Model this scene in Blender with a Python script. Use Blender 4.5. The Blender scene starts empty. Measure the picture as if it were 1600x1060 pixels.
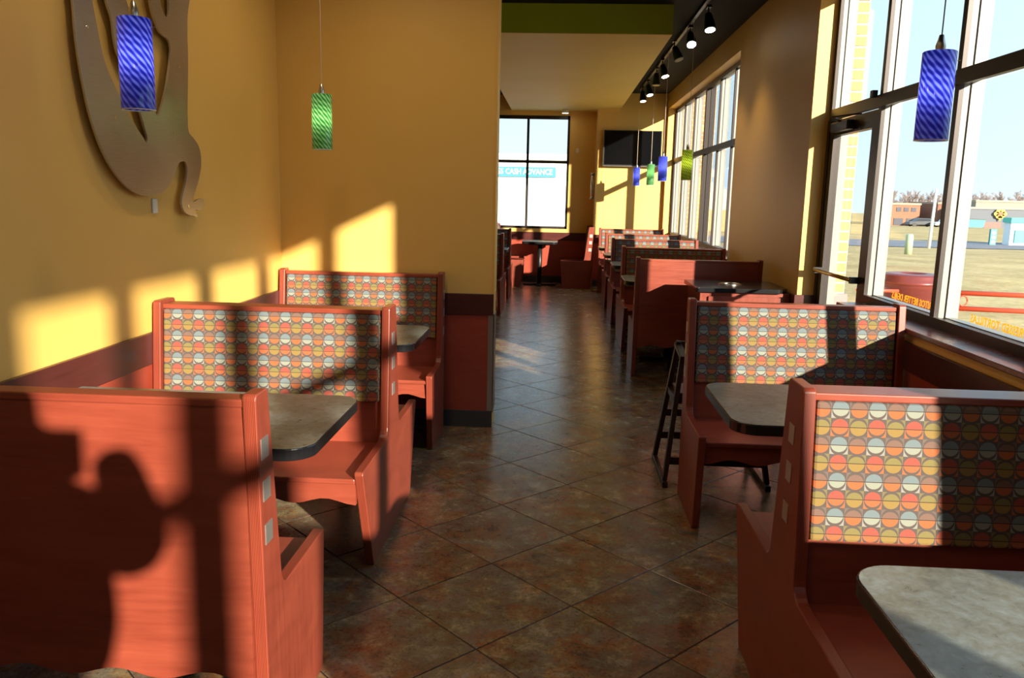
import bpy, bmesh, math, random
from mathutils import Vector, Matrix
random.seed(7)
C = bpy.context.scene.collection
sc = bpy.context.scene

# ------------------------------------------------------------------ camera, sky, sun, exposure
F, YAW, PITCH, ROLL = 1272.486, -0.053897, 0.174426, -0.0219606
def cam_axes():
    cy, sy, cp, sp = math.cos(YAW), math.sin(YAW), math.cos(PITCH), math.sin(PITCH)
    fwd = Vector((sy*cp, cy*cp, -sp)); right = Vector((cy, -sy, 0)); down = fwd.cross(right)
    cr, sr = math.cos(ROLL), math.sin(ROLL)
    return cr*right + sr*down, -sr*right + cr*down, fwd
r_, d_, f_ = cam_axes()
cd = bpy.data.cameras.new('camera'); cam = bpy.data.objects.new('camera', cd); C.objects.link(cam)
cd.sensor_width = 36; cd.lens = F/1600*36; cd.clip_start = 0.05; cd.clip_end = 1500
cam.matrix_world = Matrix(((r_.x, -d_.x, -f_.x, 0), (r_.y, -d_.y, -f_.y, 0), (r_.z, -d_.z, -f_.z, 1.486), (0, 0, 0, 1)))
sc.camera = cam

sc.view_settings.view_transform = 'Standard'; sc.view_settings.look = 'None'
sc.view_settings.gamma = 1.0; sc.view_settings.use_curve_mapping = False
sc.view_settings.exposure = 1.0
sc.cycles.use_denoising = True
sc.cycles.max_bounces = 10; sc.cycles.diffuse_bounces = 5; sc.cycles.transparent_max_bounces = 24
sc.cycles.sample_clamp_indirect = 6

w = bpy.data.worlds.new('sky'); sc.world = w; w.use_nodes = True
nt = w.node_tree; nt.nodes.clear()
wo = nt.nodes.new('ShaderNodeOutputWorld'); bg = nt.nodes.new('ShaderNodeBackground')
tc = nt.nodes.new('ShaderNodeTexCoord'); sep = nt.nodes.new('ShaderNodeSeparateXYZ'); rp = nt.nodes.new('ShaderNodeValToRGB')
nt.links.new(tc.outputs['Generated'], sep.inputs[0]); nt.links.new(sep.outputs[2], rp.inputs[0])
e = rp.color_ramp.elements
e[0].position = 0.0; e[0].color = (0.40, 0.475, 0.53, 1); e[1].position = 1.0; e[1].color = (0.22, 0.38, 0.66, 1)
a = e.new(0.10); a.color = (0.36, 0.475, 0.54, 1)
a = e.new(0.45); a.color = (0.34, 0.52, 0.66, 1)
nt.links.new(rp.outputs[0], bg.inputs[0]); bg.inputs[1].default_value = 1.28
nt.links.new(bg.outputs[0], wo.inputs[0])

SUN_DIR = Vector((-0.685, 1.0, -0.336)).normalized()          # from low behind the camera's right shoulder
sl = bpy.data.lights.new('sun', 'SUN'); sl.energy = 7.2; sl.color = (1.0, 0.87, 0.70); sl.angle = math.radians(0.9)
sun = bpy.data.objects.new('sun', sl); C.objects.link(sun)
sun.rotation_euler = SUN_DIR.to_track_quat('-Z', 'Y').to_euler(); sun.location = (6, -6, 6)

# ------------------------------------------------------------------ node helper
class S:
    def __init__(s, nt, sock): s.nt = nt; s.k = sock
    def _m(s, op, *o):
        n = s.nt.nodes.new('ShaderNodeMath'); n.operation = op
        for i, v in enumerate((s,)+o):
            if isinstance(v, S): s.nt.links.new(v.k, n.inputs[i])
            else: n.inputs[i].default_value = v
        return S(s.nt, n.outputs[0])
    def __add__(s, o): return s._m('ADD', o)
    def __sub__(s, o): return s._m('SUBTRACT', o)
    def __mul__(s, o): return s._m('MULTIPLY', o)
    def __truediv__(s, o): return s._m('DIVIDE', o)
    def floor(s): return s._m('FLOOR')
    def fract(s): return s._m('FRACT')
    def lt(s, o): return s._m('LESS_THAN', o)
    def gt(s, o): return s._m('GREATER_THAN', o)
    def abs(s): return s._m('ABSOLUTE')
    def sin(s): return s._m('SINE')
    def mod2(s): return s._m('FLOORED_MODULO', 2.0)
    def sqrt(s): return s._m('SQRT')
    def max(s, o): return s._m('MAXIMUM', o)
def mixc(nt, fac, a, b):
    n = nt.nodes.new('ShaderNodeMix'); n.data_type = 'RGBA'
    for idx, v in ((0, fac), (6, a), (7, b)):
        if isinstance(v, S): nt.links.new(v.k, n.inputs[idx])
        elif idx == 0: n.inputs[0].default_value = v
        else: n.inputs[idx].default_value = (*v, 1)
    return S(nt, n.outputs[2])
def srgb(r, g, b):
    f = lambda c: (c/255/12.92 if c/255 <= .04045 else ((c/255+.055)/1.055)**2.4)
    return (f(r), f(g), f(b))
def new_mat(name, col=(.5,.5,.5), rough=.5, metal=0, spec=.5):
    m = bpy.data.materials.new(name); m.use_nodes = True
    p = m.node_tree.nodes['Principled BSDF']
    p.inputs['Base Color'].default_value = (*col, 1); p.inputs['Roughness'].default_value = rough
    p.inputs['Metallic'].default_value = metal; p.inputs['Specular IOR Level'].default_value = spec
    return m, m.node_tree, p
def coords(nt, kind='Object', scale=None, rot=None, rnd=False):
    t = nt.nodes.new('ShaderNodeTexCoord'); out = t.outputs[kind]
    if rnd:
        oi = nt.nodes.new('ShaderNodeObjectInfo'); vm = nt.nodes.new('ShaderNodeVectorMath'); vm.operation = 'SCALE'
        vm.inputs[0].default_value = (37, 53, 11); nt.links.new(oi.outputs['Random'], vm.inputs['Scale'])
        va = nt.nodes.new('ShaderNodeVectorMath'); nt.links.new(out, va.inputs[0]); nt.links.new(vm.outputs[0], va.inputs[1]); out = va.outputs[0]
    if scale or rot:
        mp = nt.nodes.new('ShaderNodeMapping')
        if scale: mp.inputs['Scale'].default_value = scale
        if rot: mp.inputs['Rotation'].default_value = rot
        nt.links.new(out, mp.inputs[0]); out = mp.outputs[0]
    return out
def noise(nt, vec, scale, detail=4, rough=.5, dist=0):
    n = nt.nodes.new('ShaderNodeTexNoise'); n.inputs['Scale'].default_value = scale; n.inputs['Detail'].default_value = detail
    n.inputs['Roughness'].default_value = rough; n.inputs['Distortion'].default_value = dist
    if vec is not None: nt.links.new(vec, n.inputs['Vector'])
    return S(nt, n.outputs[0])
def ramp(nt, fac, stops):
    r = nt.nodes.new('ShaderNodeValToRGB'); nt.links.new(fac.k, r.inputs[0]); el = r.color_ramp.elements
    el[0].position, el[0].color = stops[0][0], (*stops[0][1], 1); el[1].position, el[1].color = stops[-1][0], (*stops[-1][1], 1)
    for p, c in stops[1:-1]: q = el.new(p); q.color = (*c, 1)
    return S(nt, r.outputs[0])
def bump(nt, p, h, strength=.1, dist=.005):
    b = nt.nodes.new('ShaderNodeBump'); b.inputs['Strength'].default_value = strength; b.inputs['Distance'].default_value = dist
    nt.links.new(h.k, b.inputs['Height']); nt.links.new(b.outputs[0], p.inputs['Normal'])

# ------------------------------------------------------------------ materials
def wood_mat(name, a, b, rough=.35, ver=False):
    m, nt, p = new_mat(name, rough=rough)
    v = coords(nt, scale=(2, 2, 26) if not ver else (26, 26, 2))
    g = noise(nt, v, 2.2, 6, .6, .6); v2 = coords(nt, scale=(1, 1, 3)); g2 = noise(nt, v2, 3.0, 3, .5, .8)
    c = ramp(nt, g*.45+g2*.55, [(.22, a), (.74, b)])
    nt.links.new(c.k, p.inputs['Base Color'])
    nt.links.new((g*.2+(rough-.1)).k, p.inputs['Roughness']); bump(nt, p, g, .06, .002)
    return m
M = {}
M['wood'] = wood_mat('cherry laminate', srgb(110, 44, 32), srgb(152, 72, 52), .36)
M['wood_v'] = wood_mat('cherry laminate upright', srgb(104, 42, 31), srgb(144, 68, 50), .36, True)
M['rail'] = wood_mat('chair rail maroon', srgb(62, 26, 24), srgb(86, 38, 34), .33)
M['sill'] = wood_mat('window sill maroon', srgb(104, 60, 54), srgb(128, 78, 70), .26)
M['wains'] = wood_mat('wainscot red', srgb(140, 52, 36), srgb(166, 72, 52), .4)
m, nt, p = new_mat('plywood edge', rough=.34)
v = coords(nt); sx = nt.nodes.new('ShaderNodeSeparateXYZ'); nt.links.new(v, sx.inputs[0])
st = (S(nt, sx.outputs[0])*1500.0).sin()*.5+.5
g = noise(nt, coords(nt, scale=(60, 3, 3)), 2, 3)
nt.links.new(ramp(nt, st*.6+g*.4, [(.2, srgb(100, 38, 28)), (.8, srgb(146, 68, 48))]).k, p.inputs['Base Color'])
M['ply'] = m
def paint(name, col, col2, rough=.42):
    m, nt, p = new_mat(name, rough=rough)
    v = coords(nt); n1 = noise(nt, v, 1.3, 3); n2 = noise(nt, v, 90, 3)
    nt.links.new(ramp(nt, n1, [(.3, col), (.7, col2)]).k, p.inputs['Base Color']); bump(nt, p, n2, .12, .002)
    return m
M['yellow'] = paint('golden yellow paint', srgb(226, 182, 96), srgb(230, 187, 104), .5)
M['soffit_green'] = paint('olive green paint', srgb(160, 176, 26), srgb(166, 182, 32), .6)
M['soffit_cream'] = paint('soffit underside paint', srgb(232, 206, 112), srgb(236, 210, 120), .6)
M['black_ceiling'] = paint('black ceiling paint', srgb(16, 15, 15), srgb(20, 18, 18), .9)
M['base'] = new_mat('dark rubber base', srgb(58, 58, 60), .5)[0]
M['guard'] = new_mat('brushed corner guard', srgb(150, 146, 140), .35, .7)[0]
M['black'] = new_mat('black metal', srgb(24, 24, 25), .4)[0]
M['blackwood'] = wood_mat('dark walnut stain', srgb(30, 17, 13), srgb(48, 28, 20), .35)
M['bronze'] = new_mat('dark bronze frame', srgb(46, 38, 36), .4, .3)[0]
M['alu'] = new_mat('pale aluminium frame', srgb(142, 142, 138), .45, .0)[0]
M['chrome'] = new_mat('chrome', (.75, .73, .7), .2, 1)[0]
M['brass'] = new_mat('satin brass', srgb(170, 140, 84), .3, .9)[0]
M['nickel'] = new_mat('satin nickel', (.5, .47, .43), .3, 1)[0]
M['plate'] = new_mat('brushed plate', (.52, .5, .47), .42, .85)[0]
M['white_plastic'] = new_mat('white plastic', srgb(225, 222, 214), .4)[0]
M['cord'] = new_mat('pale pendant cord', srgb(205, 185, 165), .5)[0]
M['darkcord'] = new_mat('grey pendant cord', srgb(120, 118, 122), .4)[0]
# brushed steel wall art
m, nt, p = new_mat('brushed steel', (.50, .49, .48), .34, .92)
n1 = noise(nt, coords(nt, scale=(1, 3, 160)), 3, 4); n2 = noise(nt, coords(nt), 1.6, 3)
nt.links.new(ramp(nt, n1*.35+n2*.65, [(.3, (.34, .33, .33)), (.7, (.60, .58, .56))]).k, p.inputs['Base Color'])
nt.links.new((n2*.2+.24).k, p.inputs['Roughness']); bump(nt, p, n1, .05, .001); M['steel'] = m
# floor tile
m, nt, p = new_mat('slate look tile', rough=.3)
v = coords(nt, 'Object', rnd=True)
n1 = noise(nt, v, 2.6, 7, .62, .1); n2 = noise(nt, v, 8, 10, .78, .15); n3 = noise(nt, v, 75, 5, .7); n4 = noise(nt, v, 1.7, 4, .6, .2)
c1 = ramp(nt, n1, [(.33, srgb(66, 52, 42)), (.41, srgb(142, 90, 54)), (.48, srgb(104, 100, 76)), (.54, srgb(124, 124, 118)), (.60, srgb(158, 110, 66)), (.68, srgb(98, 94, 84))])
c2 = ramp(nt, n2, [(.38, srgb(40, 32, 26)), (.46, srgb(136, 84, 50)), (.52, srgb(116, 110, 84)), (.58, srgb(172, 146, 98)), (.66, srgb(148, 148, 140))])
c = mixc(nt, .55, c1, c2)
c = mixc(nt, n4.gt(.5)*0.0 + (n4-.45)._m('MULTIPLY', 2.2)._m('MAXIMUM', 0.0)._m('MINIMUM', .5), c, srgb(92, 90, 80))
spk = n3.gt(.62); c = mixc(nt, spk*.30, c, srgb(182, 164, 126))
spk2 = n3.lt(.41); c = mixc(nt, spk2*.5, c, srgb(38, 28, 22))
nt.links.new(c.k, p.inputs['Base Color']); nt.links.new((n2*.22+.14).k, p.inputs['Roughness'])
bump(nt, p, n3, .12, .002); M['tile'] = m
M['grout'] = new_mat('dark grout', srgb(40, 33, 28), .8)[0]
# tabletop laminate
m, nt, p = new_mat('slate table laminate', rough=.34)
v = coords(nt); n1 = noise(nt, v, 3.5, 6, .6, .6); n2 = noise(nt, v, 38, 5, .7, .5)
c = ramp(nt, n1*.5+n2*.5, [(.34, srgb(76, 74, 62)), (.46, srgb(110, 108, 92)), (.54, srgb(122, 128, 124)), (.66, srgb(150, 156, 152))])
nt.links.new(c.k, p.inputs['Base Color']); nt.links.new((n2*.16+.22).k, p.inputs['Roughness']); M['table'] = m
M['table_edge'] = new_mat('black table edge', srgb(26, 26, 29), .22)[0]
# patterned upholstery
def fabric():
    m, nt, p = new_mat('retro circle upholstery', rough=.85, spec=.25)
    v = coords(nt); sx = nt.nodes.new('ShaderNodeSeparateXYZ'); nt.links.new(v, sx.inputs[0])
    X = S(nt, sx.outputs[0])/.0475 + .35; Z = S(nt, sx.outputs[2])/.0475 + .42
    cx, cz = X.floor(), Z.floor(); u, w_ = X.fract()-.5, Z.fract()-.5
    even = cx.mod2().lt(.5); rowA = cz.mod2().lt(.5)
    top = w_.gt(0)
    # circle colours
    L = lambda *a: srgb(*a)
    ce_t = mixc(nt, rowA, L(158, 76, 64), L(108, 124, 130)); ce_b = mixc(nt, rowA, L(172, 96, 60), L(142, 148, 136))
    co_t = mixc(nt, rowA, L(124, 114, 68), L(118, 92, 82)); co_b = mixc(nt, rowA, L(140, 116, 62), L(172, 96, 56))
    circ_t = mixc(nt, even, co_t, ce_t); circ_b = mixc(nt, even, co_b, ce_b)
    circ = mixc(nt, top, circ_b, circ_t)
    dark = L(84, 75, 72)
    be_b = mixc(nt, rowA, L(172, 98, 60), L(142, 142, 138)); bo_t = mixc(nt, rowA, L(116, 108, 72), L(106, 94, 90))
    bge = mixc(nt, top, be_b, dark); bgo = mixc(nt, top, dark, bo_t)
    bgc = mixc(nt, even, bgo, bge)
    # dark crescent: an offset disc, below for even columns and above for odd ones
    d1 = (u*u + w_*w_).sqrt()
    sh = (even*-2.0+1.0)*.10
    w2 = w_ - sh; d2 = (u*u + w2*w2*1.1).sqrt()
    col = mixc(nt, d2.lt(.47), bgc, dark)
    wsh = w_ + sh*.35; d1 = (u*u + wsh*wsh*1.12).sqrt()
    col = mixc(nt, d1.lt(.445), col, circ)
    col = mixc(nt, w_.abs().lt(.022), col, L(58, 46, 40))
    wv = noise(nt, coords(nt, scale=(1, 1, 2.5)), 420, 2)
    col2 = mixc(nt, wv*.35, col, dark)
    nt.links.new(col2.k, p.inputs['Base Color']); bump(nt, p, wv, .2, .001)
    return m
M['fabric'] = fabric()
def glass_mat():
    m = bpy.data.materials.new('clear window glass'); m.use_nodes = True; nt = m.node_tree; nt.nodes.clear()
    o = nt.nodes.new('ShaderNodeOutputMaterial'); t = nt.nodes.new('ShaderNodeBsdfTransparent'); g = nt.nodes.new('ShaderNodeBsdfGlossy')
    t.inputs[0].default_value = (.97, .985, .98, 1); g.inputs['Roughness'].default_value = .02
    fr = nt.nodes.new('ShaderNodeLayerWeight'); fr.inputs[0].default_value = .5; mx = nt.nodes.new('ShaderNodeMixShader')
    f = S(nt, fr.outputs['Facing'])._m('POWER', 5.0)*.5 + .02
    nt.links.new(f.k, mx.inputs[0]); nt.links.new(t.outputs[0], mx.inputs[1]); nt.links.new(g.outputs[0], mx.inputs[2]); nt.links.new(mx.outputs[0], o.inputs[0])
    return m
M['glass'] = glass_mat()
def shade_mat(name, deep, mid, light):
    m = bpy.data.materials.new(name); m.use_nodes = True; nt = m.node_tree; nt.nodes.clear()
    o = nt.nodes.new('ShaderNodeOutputMaterial')
    sx = nt.nodes.new('ShaderNodeSeparateXYZ'); nt.links.new(coords(nt), sx.inputs[0])
    x, y, z = (S(nt, sx.outputs[i]) for i in range(3))
    ang = y._m('ARCTAN2', x)
    s1 = (ang*16.0 + z*260.0).sin(); s2 = (z*230.0 + ang*3.0 + (z*60.0).sin()*.8).sin()
    web = (s1*.75 + s2*.35)*.5+.5
    c = ramp(nt, web, [(.18, deep), (.5, mid), (.85, light)])
    tr = nt.nodes.new('ShaderNodeBsdfTranslucent'); df = nt.nodes.new('ShaderNodeBsdfDiffuse'); gl = nt.nodes.new('ShaderNodeBsdfGlossy')
    gl.inputs['Roughness'].default_value = .08
    nt.links.new(c.k, tr.inputs[0]); nt.links.new(c.k, df.inputs[0])
    m1 = nt.nodes.new('ShaderNodeMixShader'); m1.inputs[0].default_value = .45; nt.links.new(tr.outputs[0], m1.inputs[1]); nt.links.new(df.outputs[0], m1.inputs[2])
    fr = nt.nodes.new('ShaderNodeFresnel'); m2 = nt.nodes.new('ShaderNodeMixShader')
    nt.links.new(fr.outputs[0], m2.inputs[0]); nt.links.new(m1.outputs[0], m2.inputs[1]); nt.links.new(gl.outputs[0], m2.inputs[2]); nt.links.new(m2.outputs[0], o.inputs[0])
    return m
M['blue'] = shade_mat('blue art glass', (.010, .012, .28), (.025, .04, .50), (.12, .16, .78))
M['green'] = shade_mat('green art glass', (.02, .14, .03), (.07, .28, .07), (.22, .48, .20))
M['lime'] = shade_mat('olive green art glass', (.07, .12, .005), (.16, .24, .01), (.28, .38, .04))
def emit(name, col, s):
    m = bpy.data.materials.new(name); m.use_nodes = True; nt = m.node_tree; nt.nodes.clear()
    o = nt.nodes.new('ShaderNodeOutputMaterial'); en = nt.nodes.new('ShaderNodeEmission'); en.inputs[0].default_value = (*col, 1); en.inputs[1].default_value = s
    nt.links.new(en.outputs[0], o.inputs[0]); return m
M['bulb'] = emit('glowing bulb', (1, .88, .7), 13)
M['lamp_lens'] = emit('lit spotlight lens', (1, .93, .75), 9)
M['dark_lens'] = new_mat('unlit spotlight lens', srgb(120, 110, 84), .3)[0]
M['screen'] = new_mat('black television screen', srgb(10, 11, 13), .12)[0]
m = bpy.data.materials.new('orange translucent vinyl'); m.use_nodes = True; nt = m.node_tree; nt.nodes.clear()
o = nt.nodes.new('ShaderNodeOutputMaterial'); a_ = nt.nodes.new('ShaderNodeBsdfTranslucent'); b_ = nt.nodes.new('ShaderNodeBsdfDiffuse'); x_ = nt.nodes.new('ShaderNodeMixShader')
a_.inputs[0].default_value = b_.inputs[0].default_value = (*srgb(255, 206, 90), 1); x_.inputs[0].default_value = .35
nt.links.new(a_.outputs[0], x_.inputs[1]); nt.links.new(b_.outputs[0], x_.inputs[2]); nt.links.new(x_.outputs[0], o.inputs[0]); M['orange_vinyl'] = m
M['red_rail'] = new_mat('red painted steel', srgb(196, 74, 50), .45)[0]
def ground(name, a, b, sc_=6):
    m, nt, p = new_mat(name, rough=.95, spec=.1); v = coords(nt, scale=(1, 1.0, 1)); n1 = noise(nt, v, .5, 4); n2 = noise(nt, v, sc_, 8, .75)
    nt.links.new(ramp(nt, n1*.4+n2*.6, [(.35, a), (.65, b)]).k, p.inputs['Base Color']); return m
M['grass'] = ground('dry winter grass', srgb(150, 126, 84), srgb(206, 184, 132))
M['asphalt'] = ground('asphalt', srgb(120, 120, 124), srgb(140, 140, 142))
M['concrete'] = ground('concrete', srgb(176, 168, 156), srgb(196, 190, 178))
M['brick'] = paint('buff brick', srgb(176, 134, 92), srgb(194, 152, 108), .8)
M['mortar'] = new_mat('pale mortar', srgb(196, 186, 170), .9)[0]
M['stone'] = new_mat('grey stone base', srgb(140, 130, 132), .8)[0]

# ------------------------------------------------------------------ geometry helpers
class MB:
    def __init__(s): s.bm = bmesh.new(); s.mi = 0
    def box(s, x0, x1, y0, y1, z0, z1, mi=None):
        vs = [s.bm.verts.new(p) for p in ((x0,y0,z0),(x1,y0,z0),(x1,y1,z0),(x0,y1,z0),(x0,y0,z1),(x1,y0,z1),(x1,y1,z1),(x0,y1,z1))]
        for q in ((0,3,2,1),(4,5,6,7),(0,1,5,4),(1,2,6,5),(2,3,7,6),(3,0,4,7)):
            f = s.bm.faces.new([vs[i] for i in q]); f.material_index = s.mi if mi is None else mi
        return s
    def hexa(s, pts, mi=0):      # 8 points, bottom ring then top ring
        vs = [s.bm.verts.new(p) for p in pts]
        for q in ((0,3,2,1),(4,5,6,7),(0,1,5,4),(1,2,6,5),(2,3,7,6),(3,0,4,7)):
            f = s.bm.faces.new([vs[i] for i in q]); f.material_index = mi
        return s
    def prism(s, poly, d0, d1, axis='x', mi=0, mi_side=None):
        def P(a, b, d): return {'x': (d, a, b), 'y': (a, d, b), 'z': (a, b, d)}[axis]
        v0 = [s.bm.verts.new(P(a, b, d0)) for a, b in poly]; v1 = [s.bm.verts.new(P(a, b, d1)) for a, b in poly]
        f = s.bm.faces.new(v0); f.material_index = mi; f = s.bm.faces.new(list(reversed(v1))); f.material_index = mi
        n = len(poly)
        for i in range(n):
            f = s.bm.faces.new([v0[i], v1[i], v1[(i+1) % n], v0[(i+1) % n]]); f.material_index = mi if mi_side is None else mi_side
        return s
    def tube(s, pts, r, n=8, mi=0, cap=True):
        rings = []; pts = [Vector(p) for p in pts]
        for i, p in enumerate(pts):
            t = (pts[min(i+1, len(pts)-1)] - pts[max(i-1, 0)]).normalized()
            a = t.orthogonal().normalized() if abs(t.z) > .99 else t.cross(Vector((0, 0, 1))).normalized(); b = t.cross(a)
            rr = r[i] if isinstance(r, (list, tuple)) else r
            rings.append([s.bm.verts.new(p + rr*(math.cos(2*math.pi*k/n)*a + math.sin(2*math.pi*k/n)*b)) for k in range(n)])
        for A, B in zip(rings, rings[1:]):
            for k in range(n): f = s.bm.faces.new([A[k], A[(k+1) % n], B[(k+1) % n], B[k]]); f.material_index = mi; f.smooth = n > 6
        if cap:
            f = s.bm.faces.new(list(reversed(rings[0]))); f.material_index = mi; f = s.bm.faces.new(rings[-1]); f.material_index = mi
        return s
    def bar(s, a, b, wx, wy, mi=0):   # straight rectangular bar between two points
        a, b = Vector(a), Vector(b); t = (b-a).normalized()
        u = (Vector((1, 0, 0)) if abs(t.x) < .8 else Vector((0, 1, 0))); u = (u - u.dot(t)*t).normalized(); v = t.cross(u)
        s.hexa([p + sx*u*wx/2 + sy*v*wy/2 for p in (a, b) for sx, sy in ((-1,-1),(1,-1),(1,1),(-1,1))], mi); return s
    def lathe(s, prof, c=(0, 0), n=24, mi=0):
        rings = [[s.bm.verts.new((c[0]+r*math.cos(2*math.pi*k/n), c[1]+r*math.sin(2*math.pi*k/n), z)) for k in range(n)] for r, z in prof]
        for A, B in zip(rings, rings[1:]):
            for k in range(n): f = s.bm.faces.new([A[k], A[(k+1) % n], B[(k+1) % n], B[k]]); f.smooth = True; f.material_index = mi
        return s
    def build(s, name, mats, parent=None, bevel=0, seg=2, fixn=True):
        if fixn: bmesh.ops.recalc_face_normals(s.bm, faces=s.bm.faces)
        me = bpy.data.meshes.new(name); s.bm.to_mesh(me); s.bm.free()
        for mt in (mats if isinstance(mats, (list, tuple)) else [mats]): me.materials.append(mt)
        o = bpy.data.objects.new(name, me); C.objects.link(o)
        if parent: o.parent = parent
        if bevel:
            b = o.modifiers.new('bevel', 'BEVEL'); b.width = bevel; b.segments = seg; b.limit_method = 'ANGLE'; b.angle_limit = math.radians(35)
        return o
def tag(o, label=None, cat=None, group=None, kind=None):
    if label: o['label'] = label
    if cat: o['category'] = cat
    if group: o['group'] = group
    if kind: o['kind'] = kind
    return o
def empty(name, loc=(0, 0, 0), rz=0, **k):
    o = bpy.data.objects.new(name, None); C.objects.link(o); o.location = loc; o.rotation_euler = (0, 0, rz); o.empty_display_size = .1
    return tag(o, **k)
def copy_tree(o, parent=None):
    c = o.copy(); C.objects.link(c)
    if parent: c.parent = parent
    for ch in list(o.children): copy_tree(ch, c)
    return c
def rounded(poly, radii, n=5):
    out = []; N = len(poly)
    for i, (p, r) in enumerate(zip(poly, radii)):
        p = Vector(p); a = Vector(poly[i-1]); b = Vector(poly[(i+1) % N])
        if r <= 0: out.append(tuple(p)); continue
        da, db = (a-p).normalized(), (b-p).normalized(); half = da.angle(db)/2
        t = min(r/math.tan(half), (a-p).length*.49, (b-p).length*.49); rr = t*math.tan(half)
        c = p + (da+db).normalized()*rr/math.sin(half)
        s0 = p+da*t-c; s1 = p+db*t-c; a0 = math.atan2(s0.y, s0.x); a1 = math.atan2(s1.y, s1.x); d = (a1-a0+math.pi) % (2*math.pi) - math.pi
        for k in range(n+1): out.append((c.x+rr*math.cos(a0+d*k/n), c.y+rr*math.sin(a0+d*k/n)))
    return out
def text_mesh(name, body, size, loc, rot, mat, parent=None, ex=.001, width=None, align='CENTER'):
    cu = bpy.data.curves.new(name, 'FONT'); cu.body = body; cu.size = size; cu.extrude = ex; cu.align_x = align; cu.align_y = 'CENTER'; cu.resolution_u = 2; cu.offset = size*.022
    t = bpy.data.objects.new(name, cu); C.objects.link(t); bpy.context.view_layer.update()
    me = bpy.data.meshes.new_from_object(t.evaluated_get(bpy.context.evaluated_depsgraph_get()))
    bpy.data.objects.remove(t); o = bpy.data.objects.new(name, me); C.objects.link(o); me.materials.clear(); me.materials.append(mat)
    for f in me.polygons: f.material_index = 0
    if width:
        xs = [v.co.x for v in me.vertices]; k = width/(max(xs)-min(xs))
        for v in me.vertices: v.co.x *= k
    o.location = loc; o.rotation_euler = rot
    if parent: o.parent = parent
    return o

# ------------------------------------------------------------------ room constants
LX, RX = -1.753, 1.72            # left wall, right wall inner faces
GX = 1.84                        # inner face of the window frames
EY, EX = 5.104, -0.396           # short end wall and its free edge
WY, TY = 14.3, 13.85             # far window wall, television wall
CZ = 3.17
BY = -4.2                        # wall behind the camera

# floor: slab plus individual tiles
fl = MB().box(-3.2, 1.97, BY-.2, 14.7, -.12, -.003).build('floor', M['grout']); tag(fl, kind='structure')
TS, TA, OX, OY = .4547, math.pi/4+.0037, -.2327, 3.1188
ca, sa = math.cos(TA), math.sin(TA)
def tile_mesh(poly, bm, z1=0.0):
    c = sum((Vector(q) for q in poly), Vector((0, 0)))/len(poly)
    ins = [tuple(Vector(q)+(c-Vector(q)).normalized()*.003) for q in poly]
    a = [bm.verts.new((*q, -.008)) for q in poly]; b = [bm.verts.new((*q, z1-.0012)) for q in poly]; t = [bm.verts.new((*q, z1)) for q in ins]
    n = len(poly)
    for i in range(n):
        j = (i+1) % n; bm.faces.new([a[i], a[j], b[j], b[i]]); bm.faces.new([b[i], b[j], t[j], t[i]])
    bm.faces.new(t)
def clip(poly, axis, lim, keep_less):
    out = []
    for i in range(len(poly)):
        p, q = poly[i-1], poly[i]
        ip = (p[axis] <= lim) if keep_less else (p[axis] >= lim); iq = (q[axis] <= lim) if keep_less else (q[axis] >= lim)
        if ip != iq:
            t = (lim-p[axis])/(q[axis]-p[axis]); out.append((p[0]+t*(q[0]-p[0]), p[1]+t*(q[1]-p[1])))
        if iq: out.append(q)
    return out
h = TS/2-.0022
base_poly = [(x*ca-y*sa, x*sa+y*ca) for x, y in ((-h,-h),(h,-h),(h,h),(-h,h))]
bm = bmesh.new(); tile_mesh(base_poly, bm); tm = bpy.data.meshes.new('tile'); bm.to_mesh(tm); bm.free(); tm.materials.append(M['tile'])
rest = bmesh.new(); cnt = 0
for i in range(-30, 45):
    for j in range(-30, 45):
        cx = OX + TS*((i+.5)*ca-(j+.5)*sa); cy = OY + TS*((i+.5)*sa+(j+.5)*ca)
        if not (-3.4 < cx < 2.1 and BY-.3 < cy < 14.7): continue
        poly = [(cx+a, cy+b) for a, b in base_poly]
        near = .75 < cy < 11.0 and LX-.3 < cx < RX+.3
        xmin = LX if cy < EY else -3.1
        full = all(q[0] > xmin and q[0] < GX and BY < q[1] < 14.4 for q in poly)
        if near and full:
            o = bpy.data.objects.new('tile', tm); C.objects.link(o); o.location = (cx, cy, random.uniform(-.0006, 0)); o.parent = fl; cnt += 1
        else:
            q = clip(clip(clip(clip(poly, 0, GX+.02, True), 0, xmin, False), 1, BY, False), 1, 14.4, True)
            if len(q) >= 3:
                if near:
                    bm = bmesh.new(); c = (sum(a for a, b in q)/len(q), sum(b for a, b in q)/len(q)); tile_mesh([(a-c[0], b-c[1]) for a, b in q], bm)
                    me = bpy.data.meshes.new('tile'); bm.to_mesh(me); bm.free(); me.materials.append(M['tile'])
                    o = bpy.data.objects.new('tile', me); C.objects.link(o); o.location = (*c, 0); o.parent = fl; cnt += 1
                else: tile_mesh(q, rest)
me = bpy.data.meshes.new('distant_tiles'); rest.to_mesh(me); rest.free(); me.materials.append(M['tile'])
o = bpy.data.objects.new('distant_tiles', me); C.objects.link(o); o.parent = fl; tag(o, kind='stuff')
print('tiles', cnt)

# walls
def wall(name, boxes, mat=M['yellow']):
    mb = MB()
    for b in boxes: mb.box(*b)
    return tag(mb.build(name, mat), kind='structure')
ZB = -.1
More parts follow.
